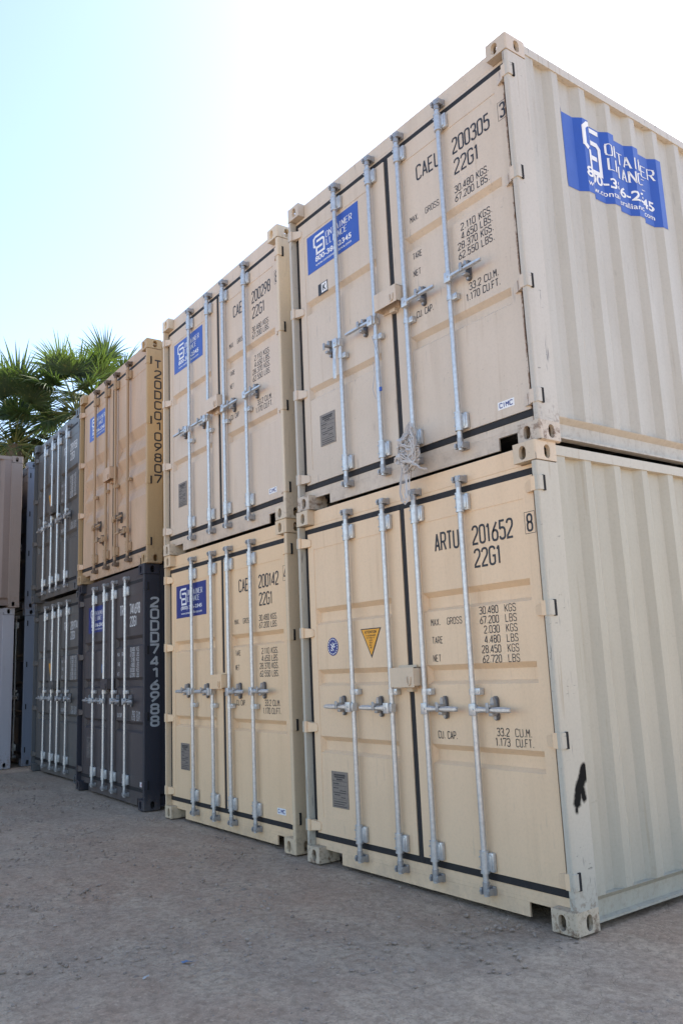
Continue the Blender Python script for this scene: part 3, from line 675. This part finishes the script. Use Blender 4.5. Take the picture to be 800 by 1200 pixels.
CUr = make_container((-5.5203, .0746, H), -.0251, 'tan ribbed-door container on top, black stencilled number down its corner post', PCU,
    dict(troughs=[(1.640, 1.375), (1.355, 1.090), (1.070, .805)], depth=.042, slope=(.115, .110), guide=1.06, hinges=(2.33, 1.62, .93, .24), handles=[(1, .665, 0), (-1, .470, 0), (1, .650, 0), (-1, .460, 0)], ink=M['ink'],
         sign=(TX(-2.055), 1.885, M['sign_blue'], False), lockbox=(1.16, 1.32), metal=paint('tan_rod_paint', (.40, .27, .16), .5, .5, .5, seed=40), metal2=plain('rusty_tan_fittings', (.17, .12, .085), .6, .2, .3)))
V_D = [('30.480', 'KGS'), ('67.200', 'LBS'), ('2.200', 'KGS'), ('4.850', 'LBS'), ('28.280', 'KGS'), ('62.350', 'LBS')]
DLr = make_container((-8.4764, .3504, 0), -.0366, 'dark grey container standing on the ground directly left of the navy one', PD,
    dict(troughs=T3, guide=1.213, handles=HN3, text=rows3('TRIU', '281974', V_D, ('33.1', '1.169')), ink=M['white_ink'], extra=extra_D, tthick=.15))
DUr = make_container((-8.3291, .2584, H), -.034, 'dark grey container on top of its twin, directly left of the tan one', PD,
    dict(troughs=T3, guide=1.213, handles=HN3, text=rows3('TRIU', '281958', V_D, ('33.1', '1.169')), ink=M['white_ink'], extra=extra_D, tthick=.15))
for z, lab, dx in ((0, 'dark navy container on the ground, a sliver visible left of the grey ones', 0), (H, 'dark navy upper container, its corner post showing just left of the grey one', -.04)):
    make_container((-11.69+dx, .51, z), -.03, lab, PE, dict(troughs=T3, handles=HN3, ink=M['white_ink'], metal=M['galv']))

def simple_box(loc, rz, label, pm):
    return make_container(loc, rz, label, pm, dict(troughs=T3, handles=[None]*4), full=False)
PFL = P3('white', (.36, .345, .37), (.36, .345, .37), (.38, .37, .40), seed=50, dirt=.35, rust=.5)
PFU = P3('brown_pink', (.25, .19, .165), (.25, .19, .165), (.29, .23, .20), seed=51, dirt=.45, rust=.3)
simple_box((-11.52, .30-L, 0), .0, 'white corrugated container on the ground at the left edge', PFL)
simple_box((-11.45, .35-L, H), .0, 'pinkish brown corrugated container on top of the white one at the left edge', PFU)
PG = P3('far_cream', (.50, .44, .33), (.50, .44, .33), seed=52, dirt=.5, rust=.3)
for k, lab in ((0, 'far cream container hidden at the foot of the tallest stack'), (1, 'far cream container in the middle of the tallest stack'), (2, 'far cream container atop the tallest stack, peeking out below the palm fronds')):
    g = simple_box((-19.9, 2.75-L, k*H), .0, lab, PG)

# --- writing down the corner posts of the third stack
def post_text(root, s, y0, ztop, pitch, h, wd, mat, thick, name='stencilled_number'):
    m = MB()
    for i, ch in enumerate(s):
        z = ztop-i*pitch-h
        for p, k in text_polys(ch, 0, z, h, wd, thick, wide=1.9):
            m.add([(-.0030+.0012+k*.0005, y0+q[0]+(.018 if ch == '1' else 0), q[1]) for q in p], [tuple(range(len(p)))])
    return m.build(name, mat, root, fix=False)
post_text(CUr, 'T20DCO109807', .097, 2.335, .1225, .088, .072, M['ink'], .20)
post_text(CLr, '20DD7416988', .085, 2.215, .1260, .094, .080, M['grey_ink'], .24)

# --- company banner following the corrugation of the top right container
def side_decal(root, polys, base_x, name, mat, parent, y0=0, z0=0, s=1.0):
    bm = bmesh.new()
    for p, k in polys:
        vs = [bm.verts.new((k*.0005*1.0, y0+q[0]*s, z0+q[1]*s)) for q in p]
        try: bm.faces.new(vs)
        except Exception: pass
    for (yy, _) in SP:
        geom = list(bm.verts)+list(bm.edges)+list(bm.faces)
        bmesh.ops.bisect_plane(bm, geom=geom, plane_co=(0, yy, 0), plane_no=(0, 1, 0), dist=1e-6)
    for q in bm.verts: q.co.x = side_x(q.co.y)+base_x+q.co.x
    me = bpy.data.meshes.new(name); bm.to_mesh(me); bm.free(); me.materials.append(mat)
    o = bpy.data.objects.new(name, me); COL.objects.link(o); o.parent = parent; return o
S_ = 1.136/.677
sx0, sz0 = .505, 1.758
ban = side_decal(AUr, [([Vector((0, 0)), Vector((.677, 0)), Vector((.677, .318)), Vector((0, .318))], 0)], .0022, 'company_banner', M['sign_blue'], AUr, sx0, sz0, S_)
side_decal(AUr, [([Vector((q[0]+(.018), q[1])) for q in p], k) for p, k in logo_polys(big=True)], .0042, 'banner_artwork', M['sign_white'], ban, sx0, sz0, S_)

# ------------------------------------------------------------------ things hanging on the top right container
def wrapmat():
    m, n, l, b, o = newmat('grey_white_plastic_wrap')
    b.inputs['Base Color'].default_value = (.58, .56, .55, 1); b.inputs['Roughness'].default_value = .35
    b.inputs['Transmission Weight'].default_value = .15; b.inputs['Specular IOR Level'].default_value = .6
    return m
M['wrap'] = wrapmat()
rnd = random.Random(4)
m = MB(); rx = RODS[2]+.095; Y0 = -.028
def strand(pts, r, n=5, flat=1.0, jit=.006):
    out = []
    for a, b in zip(pts[:-1], pts[1:]):
        a, b = Vector(a), Vector(b)
        for k in range(4): out.append(a.lerp(b, k/4)+Vector((rnd.uniform(-jit, jit), rnd.uniform(-jit, jit)*.6, rnd.uniform(-jit, jit))))
    out.append(Vector(pts[-1])); m.tube(out, r, n, flat=flat)
zb = 2.915
for i in range(34):                       # bundle wound round the rod and drooping
    a = rnd.uniform(-.035, .045); ztop = zb+rnd.uniform(-.05, .02); wdt = rnd.uniform(.02, .075); lo = rnd.uniform(2.60, 2.74)
    sgn = rnd.choice((-1, 1)); yy = Y0-rnd.uniform(.0, .05)
    strand([(rx+a*.4, yy+.005, ztop), (rx-.02+a+sgn*wdt*.3, yy-.01, ztop-.07), (rx-.035+a+sgn*wdt, yy-.015, (ztop+lo)/2), (rx-.04+a+sgn*wdt*.8, yy, lo+.03), (rx-.045+a, yy, lo)], rnd.uniform(.003, .007), 5, rnd.uniform(.4, 1))
nr, ns = 26, 18; core = []; cf = []
for j in range(nr):                       # crumpled film body
    t = j/(nr-1); z = 2.62+t*.27; r0 = .014+.040*math.sin(math.pi*min(1, t*.95+.05))**.8*(1-.35*t); cxo = rx-.035+.035*t+.012*math.sin(t*7)
    for k in range(ns):
        a = 2*math.pi*k/ns; rr = r0*(1+.42*noise.noise(Vector((math.cos(a)*2.2, math.sin(a)*2.2, t*6)))+.35*noise.noise(Vector((math.cos(a)*5, math.sin(a)*5, t*17))))
        core.append((cxo+rr*math.cos(a), Y0-.012+rr*.62*math.sin(a), z+.012*noise.noise(Vector((a*2, t*9, 3)))))
for j in range(nr-1):
    for k in range(ns): cf.append((j*ns+k, j*ns+(k+1) % ns, (j+1)*ns+(k+1) % ns, (j+1)*ns+k))
cf += [tuple(range(ns)), tuple(range((nr-1)*ns, nr*ns))]; m.add(core, cf)
for i in range(30):                       # crumpled flat folds of film
    a = rnd.uniform(-.03, .03); z1 = rnd.uniform(2.66, 2.86); z2 = z1-rnd.uniform(.05, .12); q = rnd.uniform(-.09, .05)*(1-(z1-2.66)*2.5)
    strand([(rx-.02+a+q*.5, Y0-rnd.uniform(.0, .03), z1), (rx-.03+a+q, Y0-rnd.uniform(.02, .06), (z1+z2)/2), (rx-.04+a+q*.9, Y0-rnd.uniform(.0, .03), z2)], rnd.uniform(.010, .022), 6, .18, .006)
for i in range(10):                       # twisted cross strands in the middle
    z1 = rnd.uniform(2.66, 2.80)
    strand([(rx-.13+rnd.uniform(-.02, .02), Y0-.03, z1), (rx-.06, Y0-.065, z1+rnd.uniform(-.03, .03)), (rx+.00, Y0-.05, z1-.03), (rx+.06, Y0-.02, z1-rnd.uniform(.0, .09))], rnd.uniform(.004, .009), 5, .6)
strand([(rx-.05, Y0-.05, 2.74), (rx+.01, Y0-.05, 2.66), (rx+.09, Y0-.03, 2.600), (rx+.12, Y0-.02, 2.595)], .009, 6, .5)
for i in range(3): strand([(rx-.10, Y0-.03, 2.74), (rx-.155, Y0-.04, 2.735-i*.008), (rx-.165, Y0-.03, 2.70), (rx-.12, Y0-.04, 2.70-i*.01)], .007, 5, .6)
for dx, lowz in ((-.115, 2.42), (-.095, 2.405), (-.075, 2.415), (-.105, 2.43)):     # long loops
    xx = rx+dx
    strand([(xx+.02, Y0-.02, 2.68), (xx-.012, Y0-.035, 2.58), (xx-.018, Y0-.04, 2.49), (xx-.004, Y0-.04, lowz+.012), (xx+.012, Y0-.04, lowz), (xx+.034, Y0-.04, lowz+.018), (xx+.038, Y0-.035, 2.50), (xx+.034, Y0-.03, 2.60), (xx+.02, Y0-.02, 2.68)], .0045, 5, .7, .003)
o = m.build('tangled_wrap', M['wrap'], None, smooth=True)
tag(o, 'tangle of torn whitish plastic wrap hanging from a lock rod', 'plastic wrap')
m = MB(); wx = RODS[1]+.022
m.tube([(wx, -.01, H+1.09), (wx+.03, -.014, H+1.02), (wx+.055, -.01, H+.93), (wx+.062, -.008, H+.85), (wx+.075, -.01, H+.74), (wx+.072, -.01, H+.70)], .0025, 5)
m.tube([(wx, -.01, H+.90), (wx+.02, -.02, H+.80), (wx-.01, -.02, H+.70), (wx+.02, -.02, H+.62)], .002, 5)
wr = m.build('hanging_wire', M['galv_dark'], None, smooth=True); tag(wr, 'thin loose wire with a blue seal hanging beside a lock rod up high', 'wire')
m = MB(); m.box(wx+.055, wx+.078, -.018, -.006, H+.665, H+.695, .004); m.build('seal', M['sign_blue'], wr)

# ------------------------------------------------------------------ fan palms beyond the stacks
def leafmat():
    m_, n, l, b, o = newmat('palm_leaf')
    tc = n.new('ShaderNodeTexCoord'); f = noise_(n, l, tc.outputs['Object'], 1.6, 4, .6); f2 = noise_(n, l, tc.outputs['Object'], 14, 3, .6)
    c = mixc(n, l, ramp(n, l, f, .35, .65), (.022, .042, .018), (.056, .088, .027)); c = mixc(n, l, ramp(n, l, f2, .60, .72), c, (.22, .20, .06))
    l.new(c, b.inputs['Base Color']); b.inputs['Roughness'].default_value = .5
    tr = n.new('ShaderNodeBsdfTranslucent'); c2 = mixc(n, l, .5, c, (.16, .26, .03)); l.new(c2, tr.inputs['Color'])
    mx = n.new('ShaderNodeMixShader'); mx.inputs[0].default_value = .36
    l.new(b.outputs[0], mx.inputs[1]); l.new(tr.outputs[0], mx.inputs[2]); l.new(mx.outputs[0], o.inputs['Surface']); return m_
LEAF = leafmat(); DEAD = plain('dry_palm_frond', (.30, .24, .15), .7, 0, .3, 20); BARK = plain('palm_bark', (.16, .12, .085), .9, 0, .4, 18, .8)
STEM = plain('palm_stem', (.20, .22, .07), .6, 0, .3, 20)
def fan(mb, st, base, d, size, rnd, spread=150, droop=.25):
    """a fan frond: stem from base along d, then folded pleats that split into narrow drooping tips"""
    d = d.normalized(); up = Vector((0, 0, 1)); side = d.cross(up)
    if side.length < .05: side = Vector((1, 0, 0))
    side.normalize(); nrm = side.cross(d).normalized()
    tw = rnd.uniform(-.6, .6); side = side*math.cos(tw)+nrm*math.sin(tw); nrm = side.cross(d).normalized()
    slen = size*rnd.uniform(.75, 1.0)
    tip = base+d*slen-up*slen*.06; st.tube([base, base+d*slen*.5+up*.02, tip], .016, 5, [1.3, .9, .6])
    n = 32
    for i in range(n):
        a = R_(-spread+2*spread*i/(n-1))+rnd.uniform(-.02, .02)
        r = size*(1.0-.22*abs(a)/R_(spread))*rnd.uniform(.72, 1.12)
        if rnd.random() < .05: continue
        dirv = (d*math.cos(a)+side*math.sin(a)).normalized(); perp = (side*math.cos(a)-d*math.sin(a)).normalized()
        wd = r*R_(2*spread/n)*.31
        pts = []; dk = rnd.uniform(.5, 1.9)
        for k, t in enumerate((.03, .35, .62, .84, 1.0)):
            dr = -up*(t**2.6)*r*droop*dk
            fold = nrm*(.35*wd*(1 if i % 2 else -1))*(1-t)
            pts.append((tip+dirv*r*t+dr, wd*(.10, 1.05, .62, .26, .02)[k], fold))
        vs = []
        for p, w2, fo in pts: vs += [p-perp*w2, p+fo+nrm*w2*.35, p+perp*w2]
        fs = []
        for k in range(4):
            o = k*3; fs += [(o, o+1, o+4, o+3), (o+1, o+2, o+5, o+4)]
        mb.add(vs, fs)
def palm(base, height, n, size, label, seed, extra=(), lean=(0, 0)):
    rnd = random.Random(seed); root = empty('fan_palm', base); tag(root, label, 'palm tree', 'fan palms behind the container stacks')
    tk = MB(); pts = [(lean[0]*t*t, lean[1]*t*t, height*t) for t in [i/14 for i in range(15)]]
    tk.tube(pts, .22, 14, [1.35-.5*min(1, i/4)+(.06 if i % 2 else 0) for i in range(15)]); tk.build('trunk', BARK, root, smooth=True)
    cr = MB(); st = MB(); top = Vector((lean[0], lean[1], height))
    for i in range(n):
        az = i*2.39996+rnd.uniform(-.2, .2); el = R_(80-132*(i/(n-1))**.80+rnd.uniform(-9, 9))
        d = Vector((math.cos(az)*math.cos(el), math.sin(az)*math.cos(el), math.sin(el)))
        fan(cr, st, top+d*.12, d, size*rnd.uniform(.78, 1.28), rnd, rnd.uniform(62, 95), .12+.28*(i/n))
    for d, s in extra: fan(cr, st, top+Vector(d)*.1, Vector(d), s, rnd, 80, .10)
    cr.build('crown', LEAF, root, fix=False); st.build('leaf_stem', STEM, root)
    dd = MB()
    for i in range(16):
        az = rnd.uniform(0, 6.28); d = Vector((math.cos(az)*.5, math.sin(az)*.5, -.85)); s2 = MB()
        fan(dd, dd, top+Vector((0, 0, -.15))+d*.15, d, size*.6, rnd, 45, .3)
    dd.build('dry_skirt', DEAD, root, fix=False)
palm((-18.0, 3.45, 0), 8.25, 40, 1.22, 'middle fan palm with wide dark fronds over the grey containers', 3)
palm((-18.6, 2.05, 0), 7.35, 38, 1.25, 'leftmost fan palm, its low fronds hanging over the far cream container', 11)
palm((-18.9, 4.50, 0), 8.9, 34, 1.15, 'tallest fan palm with bright yellow green fronds rising over the tan container', 21)

# ------------------------------------------------------------------ ground
def ground_mat():
    m_, n, l, b, o = newmat('packed_gravel_ground')
    tc = n.new('ShaderNodeTexCoord'); P = tc.outputs['Object']
    a = noise_(n, l, P, .45, 6, .62); a2 = noise_(n, l, P, 1.7, 6, .65, (1, 1.9, 1), (3, 1, 0)); f = noise_(n, l, P, 22, 8, .72); g = noise_(n, l, P, 120, 4, .7); g2 = noise_(n, l, P, 5.5, 6, .6, (1, 1.4, 1), (7, 2, 0))
    c = mixc(n, l, ramp(n, l, a, .40, .60), (.48, .335, .235), (.45, .35, .262))
    c = mixc(n, l, math_(n, l, 'MULTIPLY', ramp(n, l, a2, .44, .62), .55), c, (.60, .465, .335))
    c = mixc(n, l, math_(n, l, 'MULTIPLY', ramp(n, l, g2, .50, .72), .42), c, (.27, .185, .125))
    c = mixc(n, l, math_(n, l, 'MULTIPLY', ramp(n, l, f, .44, .62), .48), c, (.20, .145, .10))
    m3 = noise_(n, l, P, 48, 5, .75, None, (5, 5, 0))
    c = mixc(n, l, math_(n, l, 'MULTIPLY', ramp(n, l, m3, .56, .66), .55), c, (.70, .55, .40))
    c = mixc(n, l, math_(n, l, 'MULTIPLY', ramp(n, l, g, .54, .64), .45), c, (.16, .125, .10))
    l.new(c, b.inputs['Base Color']); b.inputs['Roughness'].default_value = .92; b.inputs['Specular IOR Level'].default_value = .2
    # hairline cracks in the packed surface
    vo = n.new('ShaderNodeTexVoronoi'); vo.feature = 'DISTANCE_TO_EDGE'; vo.inputs['Scale'].default_value = 1.6
    mp = n.new('ShaderNodeMapping'); l.new(P, mp.inputs['Vector'])
    wv = n.new('ShaderNodeVectorMath'); wv.operation = 'ADD'; nz = n.new('ShaderNodeTexNoise'); nz.inputs['Scale'].default_value = 3; nz.inputs['Detail'].default_value = 5
    l.new(P, nz.inputs['Vector']); l.new(nz.outputs['Color'], wv.inputs[0]); l.new(P, wv.inputs[1]); l.new(wv.outputs[0], vo.inputs['Vector'])
    mt = n.new('ShaderNodeMapping'); mt.inputs['Rotation'].default_value = (0, 0, R_(8)); l.new(P, mt.inputs['Vector'])
    sp = n.new('ShaderNodeSeparateXYZ'); l.new(mt.outputs[0], sp.inputs[0])
    wob = math_(n, l, 'MULTIPLY', math_(n, l, 'SUBTRACT', g2, .5), .12)
    bars = math_(n, l, 'SINE', math_(n, l, 'MULTIPLY', math_(n, l, 'ADD', sp.outputs['X'], wob), 70.0))
    tr = None
    for yc, hw in ((-1.75, .13), (-3.25, .13), (-1.05, .11)):
        q = ramp(n, l, math_(n, l, 'ABSOLUTE', math_(n, l, 'ADD', math_(n, l, 'SUBTRACT', sp.outputs['Y'], yc), wob)), hw, hw-.03)
        tr = q if tr is None else math_(n, l, 'MAXIMUM', tr, q)
    tr = math_(n, l, 'MULTIPLY', tr, ramp(n, l, a2, .42, .55))
    tread = math_(n, l, 'MULTIPLY', tr, math_(n, l, 'MULTIPLY', bars, .16))
    crk = ramp(n, l, vo.outputs['Distance'], 0.0, .018)
    hsum = math_(n, l, 'ADD', math_(n, l, 'MULTIPLY', f, .55), math_(n, l, 'ADD', math_(n, l, 'MULTIPLY', g, .10), math_(n, l, 'ADD', math_(n, l, 'MULTIPLY', g2, .40), math_(n, l, 'ADD', tread, math_(n, l, 'MULTIPLY', crk, .14)))))
    bp = n.new('ShaderNodeBump'); bp.inputs['Strength'].default_value = 1.0; bp.inputs['Distance'].default_value = .028
    l.new(hsum, bp.inputs['Height']); l.new(bp.outputs[0], b.inputs['Normal'])
    return m_
def axis(lo, hi, step, far):
    a = []; x = lo
    while x <= hi+1e-6: a.append(x); x += step
    x = step*2; left = []; p = lo
    while p > -far: p -= x; x *= 1.35; left.append(p)
    x = step*2; right = []; p = hi
    while p < far: p += x; x *= 1.35; right.append(p)
    return left[::-1]+a+right
xs = axis(-13, 3, .04, 600); ys = axis(-3.6, 1.6, .04, 600)
vs = []
for y in ys:
    for x in xs:
        h = 0
        if -14 < x < 5 and -6 < y < 4:
            h = .016*noise.noise(Vector((x*.9, y*.9, 0)))+.006*noise.noise(Vector((x*3.5, y*3.5, 2)))+.006*noise.noise(Vector((x*8, y*8, 5)))
            if y > -.05: h = min(h, 0)-.003
        vs.append((x, y, h-.002))
nx = len(xs); fs = [(j*nx+i, j*nx+i+1, (j+1)*nx+i+1, (j+1)*nx+i) for j in range(len(ys)-1) for i in range(nx-1)]
m = MB(); m.v = vs; m.f = fs; gr = m.build('ground', ground_mat(), None, smooth=False, fix=False)
for p in gr.data.polygons: p.use_smooth = True
tag(gr, 'packed grey brown dirt and gravel ground of the yard', None, None, 'structure')

# loose gravel
rnd = random.Random(5); m = MB()
ico = [(0, 0, 1), (.9, 0, .3), (.28, .85, .3), (-.72, .53, .3), (-.72, -.53, .3), (.28, -.85, .3), (.6, .4, -.5), (-.3, .7, -.5), (-.7, 0, -.5), (-.2, -.7, -.5), (.6, -.45, -.5)]
icf = [(0, 1, 2), (0, 2, 3), (0, 3, 4), (0, 4, 5), (0, 5, 1), (1, 6, 2), (2, 7, 3), (3, 8, 4), (4, 9, 5), (5, 10, 1), (2, 6, 7), (3, 7, 8), (4, 8, 9), (5, 9, 10), (1, 10, 6)]
cnt = 0
while cnt < 13000:
    t = rnd.random()**1.6; x = 1.5-t*13.5; y = rnd.uniform(-3.6, .02+max(0, x)*0) if x < .1 else rnd.uniform(-2.5, 2)
    cl = noise.noise(Vector((x*1.3, y*1.3, 9)))
    if rnd.random() > .45+cl*1.2: continue
    s = .0026+.016*rnd.random()**6+(.0015 if x < -5 else 0); a = rnd.uniform(0, 6.28); ca, sa = math.cos(a), math.sin(a); e1, e2, e3 = rnd.uniform(.7, 1.4), rnd.uniform(.6, 1.1), rnd.uniform(.4, .8)
    m.add([(x+(p[0]*e1*ca-p[1]*e2*sa)*s, y+(p[0]*e1*sa+p[1]*e2*ca)*s, p[2]*e3*s+.001) for p in ico], icf); cnt += 1
g = m.build('gravel', plain('gravel_stone', (.36, .28, .22), .9, 0, .5, 3), None, fix=False); tag(g, 'loose small stones scattered over the yard ground', None, None, 'stuff')

# a few scraps of litter on the ground
def scrap(x, y, s, rot, mat, label, seed):
    r = random.Random(seed); m = MB(); n = 9; top = []; 
    for i in range(n):
        a = i*2*math.pi/n; rr = s*r.uniform(.5, 1.1); top.append((rr*math.cos(a), rr*.45*math.sin(a), .004+r.uniform(0, .010)))
    m.add(top+[(a, b, c-.0015) for a, b, c in top]+[(0, 0, .012), (0, 0, .010)], [(i, (i+1) % n, 2*n) for i in range(n)]+[((i+1) % n+n, i+n, 2*n+1) for i in range(n)]+[(i, i+n, (i+1) % n+n, (i+1) % n) for i in range(n)])
    o = m.build('litter_scrap', mat, None); o.location = (x, y, .004); o.rotation_euler = (0, 0, rot); tag(o, label, 'litter')
scrap(-1.06, -1.62, .034, .6, plain('faded_blue_plastic', (.10, .16, .28), .5), 'faded blue plastic scrap lying on the ground in front of the second stack', 1)
scrap(-1.00, -1.86, .022, 2.0, plain('off_white_paper', (.42, .42, .42), .7), 'small off white paper scrap lying near the blue one', 2)
